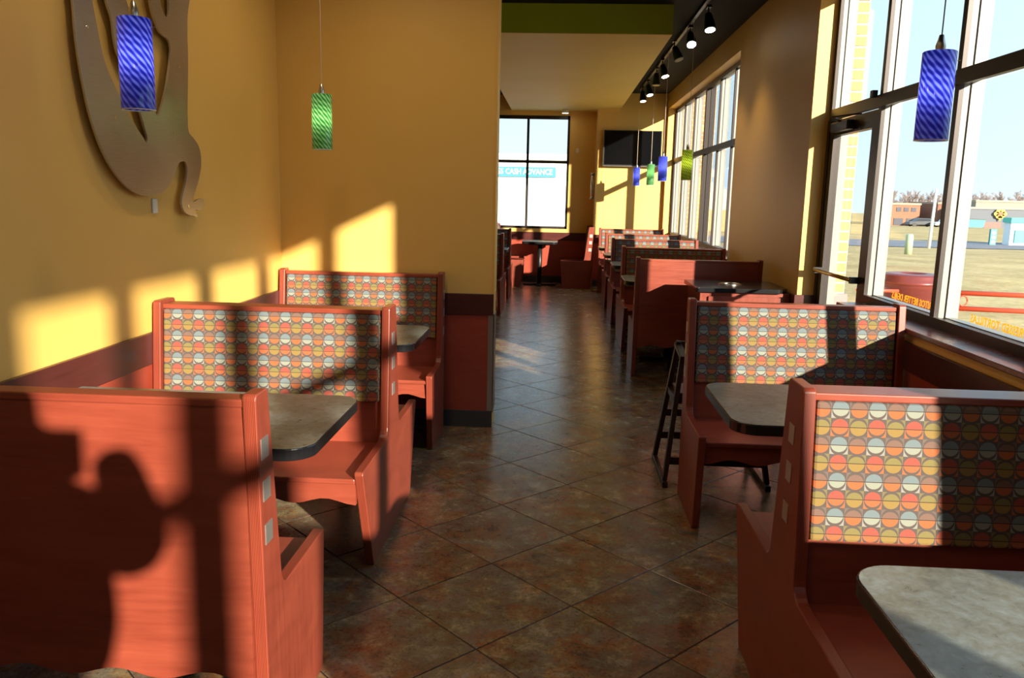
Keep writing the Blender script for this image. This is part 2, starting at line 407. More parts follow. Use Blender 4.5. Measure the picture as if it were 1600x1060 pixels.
# near window/door opening y 2.45..5.918 ; window behind camera y -2.69..0.95 ; far window y 8.42..13.76
H = 2.90; W0, W1 = RX, 1.97
wall('wall_right', [(W0, W1, BY, -2.89, ZB, CZ), (W0, W1, -2.89, 1.06, ZB, .86), (W0, W1, -2.89, 1.06, H, CZ),
    (W0, W1, 1.06, 2.33, ZB, CZ), (W0, W1, 2.33, 4.985, ZB, .86), (W0, W1, 2.33, 5.918, H, CZ),
    (W0, W1, 5.918, 8.42, ZB, CZ), (W0, W1, 8.42, 13.76, ZB, .86), (W0, W1, 8.42, 13.76, 2.93, CZ), (W0, W1, 13.76, TY, ZB, CZ)])
wall('wall_left', [(LX-.2, LX, BY, EY, ZB, CZ)])
wall('wall_end', [(LX-.2, EX, EY, EY+.16, ZB, CZ)])
wall('wall_service', [(-3.3, -3.1, EY, 14.7, ZB, CZ), (-3.3, LX-.2, EY, EY+.16, ZB, CZ)])
wx0, wx1, wz0, wz1 = -1.25, .14, .93, 2.84
wall('wall_far', [(-3.1, wx0, WY, WY+.25, ZB, CZ), (wx1, .585, WY, WY+.25, ZB, CZ), (wx0, wx1, WY, WY+.25, ZB, wz0), (wx0, wx1, WY, WY+.25, wz1, CZ)])
wall('wall_television', [(.585, W1, TY, WY+.25, ZB, CZ)])
wall('wall_back', [(LX-.2, W1, BY-.2, BY, ZB, CZ)])
tag(MB().box(-3.3, W1, BY-.2, 14.7, CZ, CZ+.15).build('ceiling', M['black_ceiling']), kind='structure')
# soffit box
tag(MB().box(-.86, .95, 7.62, WY, 2.92, CZ, 0).box(-.858, .948, 7.622, WY, 2.915, 2.92, 1).build('trim_1', [M['soffit_green'], M['soffit_cream']]), kind='structure')

# wainscot, chair rail, baseboard on each wall
k = [1]
def wain_seg(side, a, b, pos, top=.87):
    """side: direction the face looks; a..b along the wall; pos the wall plane"""
    k[0] += 1
    def bx(t0, t1, z0, z1):
        return {'+x': (pos, pos+t1, a, b, z0, z1), '-x': (pos-t1, pos, a, b, z0, z1), '-y': (a, b, pos-t1, pos, z0, z1)}[side]
    o = MB().box(*bx(0, .008, .09, top-.13)).build('trim_%d' % k[0], M['wains']); tag(o, kind='structure')
    r = MB().box(*bx(0, .02, top-.135, top)).build('chair_rail', M['rail'], o, bevel=.003); tag(r, 'dark maroon chair rail')
    q = MB().box(*bx(0, .014, 0, .11)).build('base_strip', M['base'], o, bevel=.002)
    return o
wain_seg('+x', BY, EY, LX)
ew = wain_seg('-y', LX, EX, EY)
MB().box(EX-.033, EX+.004, EY-.011, EY+.0, .10, .74).box(EX, EX+.004, EY-.011, EY+.163, .1, .74).build('corner_guard', M['guard'], ew)
wain_seg('-x', BY, 4.985, RX, .825); wain_seg('-x', 5.918, TY, RX, .825)
wain_seg('-y', -3.1, .585, WY); wain_seg('-y', .585, RX, TY)
o = MB().box(RX-.02, GX, 5.90, 5.917, .0, .83).build('trim_20', M['rail']); tag(o, kind='structure')
# window stools (sills)
tag(MB().box(RX-.035, GX, 2.30, 4.985, .872, .897).build('trim_21', M['sill'], bevel=.004), kind='structure')
tag(MB().box(RX-.035, GX, 8.42, 13.76, .872, .897).build('trim_22', M['sill'], bevel=.004), kind='structure')
tag(MB().box(RX-.035, GX, -2.89, 1.06, .872, .897).build('trim_23', M['sill'], bevel=.004), kind='structure')
tag(MB().box(EX-.006, EX+.003, EY-.004, EY+.163, .875, CZ).build('trim_24', M['yellow']), kind='structure')
tag(MB().box(.577, .588, TY-.004, TY+.03, .87, CZ).build('trim_25', new_mat('pale corner bead', srgb(196, 160, 110), .4)[0]), kind='structure')

# ------------------------------------------------------------------ windows in the right wall
def mullion(root, y, z0, z1, wd=.045, heavy=False, name='mullion'):
    mb = MB()
    mb.box(GX, GX+.022, y-wd/2, y+wd/2, z0, z1, 0)
    mb.box(GX+.022, GX+.055, y-wd/2+.004, y+wd/2-.004, z0, z1, 1)
    mb.box(GX+.055, GX+.062, y-wd/2-.004, y+wd/2+.004, z0, z1, 1)
    mb.box(GX+.062, GX+.115, y-wd/2-.0, y+wd/2+.0, z0, z1, 0 if heavy else 1)
    return mb.build(name, [M['bronze'], M['alu'] if not heavy else M['bronze']], root)
def rail(root, y0, y1, z0, z1, name='transom'):
    mb = MB().box(GX-.004, GX+.022, y0, y1, z0, z1, 0).box(GX+.022, GX+.055, y0, y1, z0+.008, z1-.004, 0).box(GX+.055, GX+.10, y0, y1, z0+.022, z1, 1)
    return mb.build(name, [M['bronze'], M['alu']], root)
def window(idx, ys, z0, z1, tr, heavies=(), glass=True):
    root = empty('window_%d' % idx, (0, 0, 0), kind='structure')
    for i, y in enumerate(ys):
        mullion(root, y, z0, z1, .09 if y in heavies else .045, y in heavies)
    rail(root, ys[0], ys[-1], z0, z0+.05, 'bottom_rail'); rail(root, ys[0], ys[-1], z1-.05, z1, 'head_rail')
    rail(root, ys[0], ys[-1], tr-.035, tr+.035)
    panes = []
    for a, b in zip(ys, ys[1:]):
        for c, d in ((z0+.05, tr-.035), (tr+.035, z1-.05)):
            panes.append(MB().box(GX+.057, GX+.061, a+.022, b-.022, c, d).build('pane', M['glass'], root))
    return root, panes
win1, panes1 = window(1, [2.355, 3.23, 4.07, 5.00], .895, H, 2.075)
text_mesh('lettering', 'FRESH PRESSED TORTILLAS', .052, (GX+.066, 3.52, .975), (math.pi/2, 0, math.pi/2), M['orange_vinyl'], panes1[2], .0005, .61)
text_mesh('lettering', 'BURRITOS BETTER DEALS', .052, (GX+.066, 4.43, .975), (math.pi/2, 0, math.pi/2), M['orange_vinyl'], panes1[4], .0005, .60)
win2, _ = window(2, [8.44, 9.22, 10.05, 10.97, 11.88, 12.80, 13.74], .895, 2.93, 2.10, (10.97,))
win3, _ = window(3, [-2.87, -2.15, -1.37, -.565, .20, 1.04], .895, H, 2.075)
# transom light above the door (continues window 1)
tl = empty('window_4', kind='structure')
mullion(tl, 5.895, 2.09, H); rail(tl, 5.0, 5.9, 2.04, 2.11); rail(tl, 5.0, 5.9, H-.05, H, 'head_rail')
MB().box(GX+.057, GX+.061, 5.02, 5.88, 2.11, H-.05).build('pane', M['glass'], tl)
# door
dr = empty('door_1', kind='structure')
mb = MB().box(GX-.005, GX+.11, 5.865, 5.918, 0, 2.04).box(GX+.0, GX+.05, 5.79, 5.865, .0, 2.03)
mb.box(GX, GX+.05, 5.02, 5.10, 0, 2.03).box(GX, GX+.05, 5.10, 5.79, 1.93, 2.03).box(GX, GX+.05, 5.10, 5.79, 0, .25)
mb.build('door_leaf', M['bronze'], dr)
MB().box(GX+.05, GX+.11, 5.82, 5.86, 0, 2.03).box(GX+.05, GX+.11, 5.02, 5.05, 0, 2.03).build('door_stop', M['alu'], dr)
MB().box(GX+.02, GX+.026, 5.10, 5.79, .25, 1.93).build('pane', M['glass'], dr)
pb = MB().tube([(GX-.045, 5.80, 1.02), (GX-.045, 5.08, 1.02)], .013, 10).build('push_bar', M['brass'], dr)
MB().box(GX-.055, GX, 5.785, 5.815, 1.0, 1.04).box(GX-.055, GX, 5.065, 5.095, 1.0, 1.04).build('bracket', M['black'], pb)
cl = MB().box(GX-.05, GX, 5.40, 5.72, 1.945, 2.005).build('door_closer', M['bronze'], dr, bevel=.006)
MB().bar((GX-.03, 5.60, 2.01), (GX-.13, 5.42, 2.018), .02, .008).bar((GX-.13, 5.42, 2.018), (GX-.02, 5.25, 2.026), .02, .008).build('closer_arm', M['bronze'], cl)
MB().box(GX-.03, GX+.0, 5.06, 5.10, 2.10, 2.14).build('door_sensor', M['black'], dr)

# far end window
w5 = empty('window_5', kind='structure')
FY = WY+.03
def fbar(x0, x1, z0, z1, name):
    return MB().box(x0, x1, FY, FY+.05, z0, z1, 0).build(name, M['bronze'], w5)
fbar(wx0, wx0+.04, wz0, wz1, 'frame_side'); fbar(wx1-.04, wx1, wz0, wz1, 'frame_side'); fbar(wx0, wx1, wz0, wz0+.04, 'bottom_rail'); fbar(wx0, wx1, wz1-.06, wz1, 'head_rail')
fbar(-.594, -.552, wz0+.04, wz1-.06, 'mullion'); fbar(wx0+.04, wx1-.04, 2.045, 2.09, 'transom')
pn = []
for a, b in ((wx0+.04, -.594), (-.552, wx1-.04)):
    for c, d in ((wz0+.04, 2.045), (2.09, wz1-.06)): pn.append(MB().box(a, b, FY+.02, FY+.026, c, d).build('pane', M['glass'], w5))
text_mesh('lettering', 'FRESH PRESSED TORTILLAS', .05, (-.23, FY+.03, 1.01), (math.pi/2, 0, math.pi), M['orange_vinyl'], pn[2], .0005, .50)
text_mesh('lettering', 'BURRITOS BETTER DEALS', .05, (-.90, FY+.03, 1.01), (math.pi/2, 0, math.pi), M['orange_vinyl'], pn[0], .0005, .50)

# ------------------------------------------------------------------ booths
BW = 1.03; PT = .034
def hw(z): return .068 + (1.0-z)*.105
def wavy(x0, x1, ztop, zbot, amp, n=28):
    pts = [(x0, ztop), (x1, ztop)]
    for i in range(n+1):
        x = x1 + (x0-x1)*i/n; pts.append((x, zbot - amp*math.cos(2*math.pi*4*(i/n)) * (1 if 0 < i < n else 1)))
    return pts
def side_profile(double):
    if double:
        half = [(.40, 0), (.575, .45), (.135, .45), (.068, 1.0)]
        poly = [(-.40, 0), (.40, 0), (.575, .45), (.125, .45), (.068, 1.008), (-.068, 1.008), (-.125, .45), (-.575, .45)]
        return rounded(poly, [.01, .01, .012, .05, .015, .015, .05, .012])
    poly = [(.035, 0), (.495, 0), (.535, .45), (.150, .45), (.082, 1.008), (0, 1.008)]
    return rounded(poly, [.01, .01, .012, .05, .015, .015])
def seat_side(root, s, y_front, y_notch, back):   # s=+1 seat towards +y
    a, b = PT, BW-PT
    def Y(v): return s*v
    MB().box(a, b, min(Y(y_notch-.06), Y(y_front-.012)), max(Y(y_notch-.06), Y(y_front-.012)), .398, .42).build('seat', M['wood'], root, bevel=.005)
    y0, y1 = sorted((Y(y_front-.045), Y(y_front-.025)))
    MB().prism(wavy(a, b, .398, .325, .012), y0, y1, 'y').build('seat_apron', M['wood'], root)
    # backrest panel, leaning with the post, and the upholstery on it
    def slab(x0, x1, z0, z1, off, t, name, mat, bev):
        q = []
        for z in (z0, z1):
            o = back(z)-off
            for x, yy in ((x0, o-t), (x1, o-t), (x1, o), (x0, o)): q.append((x, Y(yy), z))
        if s < 0: pass
        return MB().hexa(q).build(name, mat, root, bevel=bev)
    slab(a, b, .42, .985, .034, .018, 'backrest', M['wood'], 0)
    slab(a+.006, b-.006, .60, .972, .012, .022, 'upholstered_pad', M['fabric'], .008)
def make_booth(double, label, loc, rz=0, wscale=1.0):
    root = empty('booth', loc, rz, label=label, cat='booth', group=None)
    for x0, x1 in ((0, PT), (BW-PT, BW)):
        sp = MB().prism(side_profile(double), x0, x1, 'x', 0, 1).build('side_panel', [M['wood_v'], M['ply']], root, bevel=.0035)
        yc = 0 if double else .040
        xx = -.002 if x0 == 0 else BW; 
        for z in (.865, .757, .642):
            yy = yc + (0 if double else (1-z)*.05)
            MB().box(xx, xx+.002, yy-.024, yy+.024, z-.037*.72, z+.037*.72).build('metal_plate', M['plate'], sp)
    a, b = PT, BW-PT
    if double:
        seat_side(root, 1, .575, .13, lambda z: hw(z)); seat_side(root, -1, .575, .13, lambda z: hw(z))
        MB().box(a, b, -.052, .052, .972, .993).build('top_rail', M['wood'], root, bevel=.004)
        MB().prism(wavy(a, b, .40, .255, .012), -.01, .01, 'y').build('centre_panel', M['wood'], root)
    else:
        seat_side(root, 1, .535, .15, lambda z: .082+(1-z)*.12)
        MB().box(a, b, .008, .070, .972, .993).build('top_rail', M['wood'], root, bevel=.004)
        pts = wavy(a, b, .985, .262, .012)
        MB().prism(pts, .012, .030, 'y').build('back_panel', M['wood'], root)
    return root
dbl = make_booth(True, 'double booth with patterned back, second from the front on the left, beside the yellow wall', (LX+.02, 3.45, 0))
sgl = make_booth(False, 'wood-backed booth closest to the camera on the left, streaked with window shadows', (LX+.02, 1.835, 0))
G = 'dining booths along the walls'
tag(dbl, group=G); tag(sgl, group=G)
def put(src, x, y, rz, label, cat='booth', group=G):
    c = copy_tree(src); c.location = (x, y, 0); c.rotation_euler = (0, 0, rz); return tag(c, label, cat, group)
PI = math.pi
put(sgl, LX+.02+BW, 5.075, PI, 'patterned booth backed against the short yellow end wall')
RXB = .65
put(dbl, RXB, 2.175, 0, 'patterned double booth nearest on the right, with large circles in sun and shade')
put(dbl, RXB, .44, 0, 'added unseen double booth beside the photographer, behind the nearest right-hand table')  # out of view, added to keep sun off the near aisle floor
put(dbl, RXB, -1.15, 0, 'added unseen double booth furthest behind the photographer on the window side')  # second unseen booth added as a sun blocker for the aisle
put(sgl, RXB+BW, 4.066, PI, 'patterned booth behind the right-hand table, in front of the wooden high chair')
put(sgl, RXB, 6.775, 0, 'booth showing a plain red wooden back beside the dark-topped cabinet')
put(dbl, RXB, 8.37, 0, 'shaded dark booth directly behind the plain wooden-backed booth on the right')
put(dbl, RXB, 10.02, 0, 'sunlit far booth with the dark square shadow, nearest of three orange-lit ones')
put(dbl, RXB, 11.45, 0, 'sunlit far booth in the middle of the three orange-lit ones')
put(sgl, RXB+BW, 13.33, PI, 'sunlit booth furthest back, under the television wall')
put(dbl, LX+.02, 10.56, 0, 'shaded booth just past the free edge of the yellow end wall')
put(dbl, LX+.02, 12.18, 0, 'sunlit booth on the far left, beyond the shaded one')
# two short benches facing each other across the far window
def short_bench(label, x, y, rz, ln):
    c = copy_tree(sgl); c.location = (x, y, 0); c.rotation_euler = (0, 0, rz); c.scale = (ln/BW, 1, 1); return tag(c, label, 'booth', G)
short_bench('dark booth bench under the far wall, its back to the television side', .575, 13.36, PI/2, .9)
short_bench('sunlit orange booth bench at the left of the small table by the far window', -1.10, 14.26, -PI/2, .9)

# ------------------------------------------------------------------ tables
def make_table(label, x0, x1, y0, y1, wall_side, z=.76, ped=None):
    """wall_side: -1 wall at low x, +1 wall at high x, 0 free"""
    cx, cy = (x0+x1)/2, (y0+y1)/2
    root = empty('table', (cx, cy, 0), label=label, cat='table', group='slate-topped booth tables')
    a, b, c, d = x0-cx, x1-cx, y0-cy, y1-cy
    rr = [.085 if wall_side != -1 else .01, .085 if wall_side != 1 else .01, .085 if wall_side != 1 else .01, .085 if wall_side != -1 else .01]
    poly = rounded([(a, c), (b, c), (b, d), (a, d)], rr, 8)
    top = MB().prism(poly, z-.038, z-.001, 'z').build('tabletop_edge', M['table_edge'], root, bevel=.004)
    t = MB().prism([(p[0]*.994, p[1]*.99) for p in poly], z-.004, z, 'z').build('tabletop', M['table'], root)
    px = {-1: .10, 1: -.10, 0: 0}[wall_side] if ped is None else ped
    MB().tube([(px, 0, .03), (px, 0, z-.06)], .038, 16).build('column', M['black'], root)
    MB().bar((px-.27, 0, .018), (px+.27, 0, .018), .06, .03).bar((px, -.24, .018), (px, .24, .018), .06, .03).build('foot', M['black'], root, bevel=.004)
    MB().box(px-.18, px+.18, -.14, .14, z-.062, z-.038).build('top_plate', M['black'], root)
    return root
make_table('slate-topped table behind the nearest left booth', -1.742, -.69, 2.19, 2.83, -1)
make_table('slate-topped table between the two patterned left booths', -1.742, -.69, 3.85, 4.46, -1)
make_table('grey-topped table between the two nearest right booths', .60, 1.70, 2.63, 3.26, 1)
make_table('pale blue-grey table top in the bottom right corner, nearest the camera', .605, 1.70, .95, 1.60, 1)
make_table('table beyond the plain wooden-backed booth on the right', .60, 1.70, 7.24, 7.84, 1)
make_table('small far table edge between the shaded and first sunlit right booths', .60, 1.70, 8.90, 9.50, 1)
make_table('small far table edge between the first and second sunlit right booths', .60, 1.70, 10.45, 11.0, 1)
make_table('table edge between the two furthest booths under the television', .60, 1.70, 11.95, 12.5, 1)
make_table('table edge between the two far left booths past the end wall', -1.742, -.69, 11.05, 11.65, -1)
make_table('small pedestal table in front of the far window', -.60, -.01, 13.45, 14.05, 0, .745)

# ------------------------------------------------------------------ cabinet by the door
cb = empty('waste_cabinet', (1.38, 6.27, 0), label='low red wooden cabinet with a black counter top beside the door', cat='cabinet')
x0, x1, y0, y1 = 1.05-1.38, 1.70-1.38, 6.02-6.27, 6.6-6.27
MB().box(x0, x1, y0, y1, .10, .82).build('body', M['wood_v'], cb, bevel=.003)
MB().box(x0+.02, x1, y0+.04, y1, 0, .10).build('plinth', M['black'], cb)
MB().prism(rounded([(x0-.03, y0-.03), (x1-.08, y0-.03), (x1, y0+.08), (x1, y1), (x0-.03, y1)], [.02, .02, .02, .005, .005]), .82, .852, 'z').build('countertop', M['table_edge'], cb, bevel=.004)
dd = MB().box(x0+.06, x1-.06, y0-.018, y0, .13, .79).build('door', M['wood_v'], cb, bevel=.003)
MB().tube([(x0+.10, y0-.045, .50), (x0+.10, y0-.045, .62)], .006, 8).bar((x0+.10, y0-.045, .51), (x0+.10, y0-.018, .51), .008, .008).bar((x0+.10, y0-.045, .61), (x0+.10, y0-.018, .61), .008, .008).build('handle', M['chrome'], dd)
mb = MB().lathe([(.085, .852), (.088, .858), (.078, .860), (.070, .856), (.070, .853)], (-.06, .03), 24); mb.build('chute_ring', M['chrome'], cb)

# ------------------------------------------------------------------ high chair
hc = empty('high_chair', (.86, 4.34, 0), label='dark wooden restaurant high chair standing behind the second right booth', cat='high chair')
for s in (-1, 1):
    xb, xt = s*.265, s*.185
    MB().bar((xb, -.21, .03), (xt, -.06, .66), .026, .034).build('leg', M['blackwood'], hc, bevel=.003)
    MB().bar((xb, .22, .03), (xt, .10, .72), .026, .034).build('leg', M['blackwood'], hc, bevel=.003)
    MB().bar((xb, -.25, .016), (xb, .25, .016), .028, .032).build('runner', M['blackwood'], hc, bevel=.003)
    MB().bar((xt, -.12, .665), (xt, .13, .70), .04, .022).build('armrest', M['blackwood'], hc, bevel=.004)
    MB().bar((s*.215, -.12, .44), (s*.215, .14, .44), .022, .035).build('seat_rail', M['blackwood'], hc)
for (y, z, wv) in ((-.185, .13, .248), (.19, .16, .248), (.165, .30, .232), (-.10, .44, .215)):
    MB().bar((-wv, y, z), (wv, y, z), .022, .04).build('stretcher', M['blackwood'], hc, bevel=.003)
MB().box(-.205, .205, -.11, .13, .46, .478).build('seat', M['blackwood'], hc, bevel=.005)
MB().box(-.185, .185, .095, .115, .62, .72).build('back_slat', M['blackwood'], hc, bevel=.005)

# ------------------------------------------------------------------ pendants
def make_pendant(name_mat, cordmat, loc, top, label):
    root = empty('pendant_lamp', (loc[0], loc[1], loc[2]), label=label, cat='pendant lamp', group='mini glass pendants')
    mb = MB().lathe([(.0525, 0), (.0525, .28), (.049, .283), (.012, .283)], n=40); 
    sh = mb.build('shade', M[name_mat], root)
    MB().lathe([(.0525, .002), (.0535, 0), (.050, -.001), (.050, .002)], n=40).build('shade_rim', M['white_plastic'], sh)
    MB().lathe([(.014, .283), (.016, .30), (.007, .335), (.004, .336)], n=16).build('cap', M['nickel'], root)
    MB().tube([(0, 0, .335), (0, 0, top-loc[2])], .0022, 6).build('cord', M[cordmat], root)
    bl = MB().lathe([(.001, .12), (.012, .125), (.018, .15), (.014, .18), (.001, .20)], n=12).build('bulb', M['bulb'], root)
    MB().tube([(0, 0, .19), (0, 0, .29)], .012, 10).build('socket', M['white_plastic'], root)
    if loc[1] < 5: MB().tube([(.052, 0, .256), (.068, 0, .256)], .0015, 6).build('set_screw', M['nickel'], sh)
    return root
CT = CZ
make_pendant('blue', 'cord', (-1.368, 2.65, 1.732), CT, 'blue glass pendant hanging in front of the steel wall art')
make_pendant('green', 'cord', (-1.26, 4.35, 1.703), CT, 'green glass pendant hanging by the yellow wall on the left')
make_pendant('blue', 'darkcord', (1.222, 2.85, 1.695), CT, 'blue glass pendant hanging against the bright window on the right')
make_pendant('lime', 'cord', (1.213, 8.1, 1.67), CT, 'olive green pendant hanging in front of the far side window')
make_pendant('blue', 'cord', (1.19, 9.8, 1.69), CT, 'larger of the two small blue pendants, hanging before the television edge')
make_pendant('green', 'cord', (1.235, 11.5, 1.667), CT, 'small pale green pendant between the two far blue ones')
make_pendant('blue', 'cord', (1.19, 13.1, 1.677), CT, 'smallest far blue pendant, hanging below the television')

# ------------------------------------------------------------------ track lighting
tr = MB().box(1.185, 1.215, 6.9, 13.2, CZ-.03, CZ-.001).build('lighting_track', M['black']); tag(tr, 'black ceiling track carrying the row of spotlights', 'lighting track')
heads = [(7.52, 1.235, 1, 'nearest', (.10, -.35)), (8.38, 1.212, 1, 'second', (.05, -.75)), (9.10, 1.16, 0, 'third', (.35, -.3)), (10.30, 1.181, 1, 'fourth', (.25, -.3)),
         (10.97, 1.19, 0, 'fifth', (0, -.1)), (12.1, 1.2, 1, 'sixth', (.2, -.3)), (12.80, 1.19, 1, 'seventh', (.1, -.2))]
for y, x, lit, nm, (ax, ay) in heads:
    root = empty('track_spotlight', (x, y, CZ-.03), label=('lit' if lit else 'unlit') + ' black track spotlight, %s from the camera' % nm, cat='spotlight', group='track spotlights')
    d = Vector((ax, ay, -1)).normalized(); p0 = Vector((0, 0, -.06)); 
    MB().box(-.018, .018, -.05, .05, -.02, 0).build('track_adapter', M['black'], root)
    MB().tube([(0, 0, -.01), (0, 0, -.07)], .007, 8).build('stem', M['black'], root)
    q = p0 + d*.02
    MB().tube([q-d*.01, q+d*.03, q+d*.08, q+d*.13, q+d*.14], [.028, .036, .046, .052, .052], 20, cap=True).build('housing', M['black'], root)
    MB().tube([q+d*.1405, q+d*.1425], [.043, .043], 20).build('lens', M['lamp_lens' if lit else 'dark_lens'], root)
dl = empty('soffit_spotlight', (.05, 14.05, 2.915), label='small white lit spotlight at the far end of the soffit', cat='spotlight')
MB().lathe([(.045, 0), (.055, -.02), (.058, -.055), (.050, -.058)], n=20).build('housing', M['white_plastic'], dl)
MB().tube([(0, -.0, -.05), (0, -.0, -.0585)], .050, 20).build('lens', M['lamp_lens'], dl)

def lamp(root, loc, d, e, ang=100):
    l = bpy.data.lights.new('spot', 'SPOT'); l.energy = e; l.color = (1, .74, .46); l.spot_size = math.radians(ang); l.spot_blend = .8; l.shadow_soft_size = .05
    o = bpy.data.objects.new('lamp', l); C.objects.link(o); o.parent = root; o.location = loc; o.rotation_euler = Vector(d).to_track_quat('-Z', 'Y').to_euler()
for root in [q for q in bpy.data.objects if q.name.startswith('track_spotlight') and q['label'].startswith('lit')]:
    lamp(root, (0, 0, -.26), (.05, -.1, -1), 12)
# unseen downlights added above the frame as fill for the near dining area
for i, (x, y, where) in enumerate(((-.95, 2.6, 'nearest left table'), (-.95, 4.2, 'second left table'), (.1, 1.0, 'aisle beside the nearest booths'), (.3, 4.4, 'middle of the aisle'), (-.9, .4, 'left side behind the camera'))):
    root = empty('fill_downlight', (x, y, CZ), label='added unseen fill downlight above the ' + where, cat='downlight', group='added fill downlights')
    MB().lathe([(.055, -.001), (.075, -.008), (.08, 0)], n=24).build('trim_ring', M['black'], root)
    MB().tube([(0, 0, -.003), (0, 0, -.006)], .05, 20).build('lens', M['lamp_lens'], root)
    lamp(root, (0, 0, -.02), (0, 0, -1), 14 if x < -.5 else 6, 150)

# ------------------------------------------------------------------ television, plates, sconce
tv = empty('television', (1.165, TY-.07, 2.29), label='black wall-mounted flat television above the furthest booths', cat='television')
MB().box(-.445, .445, -.02, .02, -.285, .285).build('casing', M['black'], tv, bevel=.006); tv.scale = (1.06, 1, 1)
MB().box(-.43, .43, -.0215, -.0195, -.265, .272).build('screen', M['screen'], tv)
MB().box(-.446, .446, -.022, .0, -.292, -.284).box(-.45, -.445, -.022, 0, -.29, .285).build('silver_edge', M['nickel'], tv)
MB().box(-.15, .15, .02, .068, -.12, .12).build('wall_bracket', M['black'], tv)
sw = MB().box(LX, LX+.008, 3.455, 3.50, 1.375, 1.44).build('wall_plate', M['white_plastic'], bevel=.004); tag(sw, 'small white plastic wall sensor under the steel wall art', 'wall plate')
o = MB().box(.255, .30, WY-.01, WY, 2.23, 2.30).build('wall_plate', M['white_plastic'], bevel=.003); tag(o, 'tiny pale wall plate on the far orange wall right of the window', 'wall plate')
sc1 = empty('wall_sconce', (.545, TY+.20, 1.67), label='slim vertical chrome sconce at the corner beside the far window wall', cat='sconce')
MB().tube([(0, 0, -.20), (0, 0, .20)], .032, 16).build('tube', M['chrome'], sc1)
MB().tube([(0, 0, -.22), (0, 0, -.19)], .038, 16).build('end_cap', M['nickel'], sc1); MB().tube([(0, 0, .19), (0, 0, .22)], .038, 16).build('end_cap', M['nickel'], sc1)
MB().box(0, .04, -.02, .02, -.06, .06).build('bracket', M['nickel'], sc1)

# ------------------------------------------------------------------ steel wall art (laser-cut plate with openings)
outer = [(2.86,2.60),(2.885,2.35),(2.907,2.124),(2.911,1.997),(2.933,1.86),(2.977,1.719),(3.052,1.597),(3.10,1.55),(3.164,1.504),(3.215,1.478),(3.267,1.462),(3.327,1.452),(3.387,1.452),(3.455,1.46),(3.514,1.48),
 (3.562,1.505),(3.599,1.539),(3.628,1.575),(3.655,1.598),(3.683,1.607),(3.706,1.608),(3.725,1.60),(3.735,1.58),(3.731,1.55),(3.715,1.513),(3.690,1.475),(3.668,1.441),(3.664,1.412),(3.682,1.385),(3.72,1.368),(3.772,1.361),(3.82,1.362),(3.80,1.372),(3.795,1.383),
 (3.84,1.385),(3.88,1.395),(3.897,1.428),(3.842,1.437),(3.775,1.432),(3.80,1.465),(3.835,1.51),(3.868,1.56),(3.885,1.61),(3.873,1.674),(3.81,1.72),(3.768,1.742),(3.762,1.80),(3.775,1.92),(3.795,2.08),(3.80,2.19),(3.815,2.28),(3.86,2.38),(3.89,2.60)]
holes = [[(3.0,2.40),(3.029,2.152),(3.051,2.057),(3.092,1.939),(3.179,1.833),(3.265,1.745),(3.34,1.69),(3.374,1.668),(3.381,1.683),(3.366,1.72),(3.34,1.775),(3.29,1.86),(3.255,1.925),(3.205,1.97),(3.180,2.0),(3.165,2.05),(3.158,2.11),(3.130,2.16),(3.09,2.25),(3.04,2.42)],
 [(3.25,2.42),(3.30,2.40),(3.42,2.36),(3.46,2.26),(3.49,2.19),(3.54,2.135),(3.624,2.106),(3.618,2.05),(3.595,1.98),(3.547,1.877),(3.50,1.81),(3.475,1.786),(3.458,1.80),(3.462,1.86),(3.465,1.93),(3.43,2.02),(3.36,2.10),(3.26,2.22),(3.22,2.34)],
 [(3.53,2.42),(3.545,2.30),(3.56,2.245),(3.585,2.215),(3.608,2.212),(3.622,2.225),(3.632,2.30),(3.63,2.42)]]
cu = bpy.data.curves.new('steel_plate', 'CURVE'); cu.dimensions = '2D'; cu.fill_mode = 'BOTH'; cu.extrude = .004; cu.bevel_depth = .0008; cu.resolution_u = 4
for ring in [outer]+holes:
    sp = cu.splines.new('BEZIER'); sp.bezier_points.add(len(ring)-1); sp.use_cyclic_u = True
    for q, (a, b) in zip(sp.bezier_points, ring): q.co = (a, b, 0); q.handle_left_type = q.handle_right_type = 'AUTO'
tmp = bpy.data.objects.new('steel_plate_curve', cu); C.objects.link(tmp); bpy.context.view_layer.update()
me = bpy.data.meshes.new_from_object(tmp.evaluated_get(bpy.context.evaluated_depsgraph_get())); bpy.data.objects.remove(tmp)
for vtx in me.vertices: a, b, c = vtx.co; vtx.co = (c, a-3.4, b-2.0)
me.materials.clear(); me.materials.append(M['steel'])
for f in me.polygons: f.material_index = 0
art = empty('wall_art', (LX+.034, 3.4, 2.0), label='large curving brushed steel cut-out mounted on the yellow left wall', cat='wall art')
o = bpy.data.objects.new('steel_plate', me); C.objects.link(o); o.parent = art
for y, z in ((2.985, 2.05), (3.135, 1.75), (3.62, 1.725), (3.70, 2.02), (3.73, 1.405), (2.98, 2.33), (3.75, 2.33)):
    MB().tube([(-.034, y-3.4, z-2.0), (.006, y-3.4, z-2.0)], .006, 10).build('standoff', M['chrome'], art)

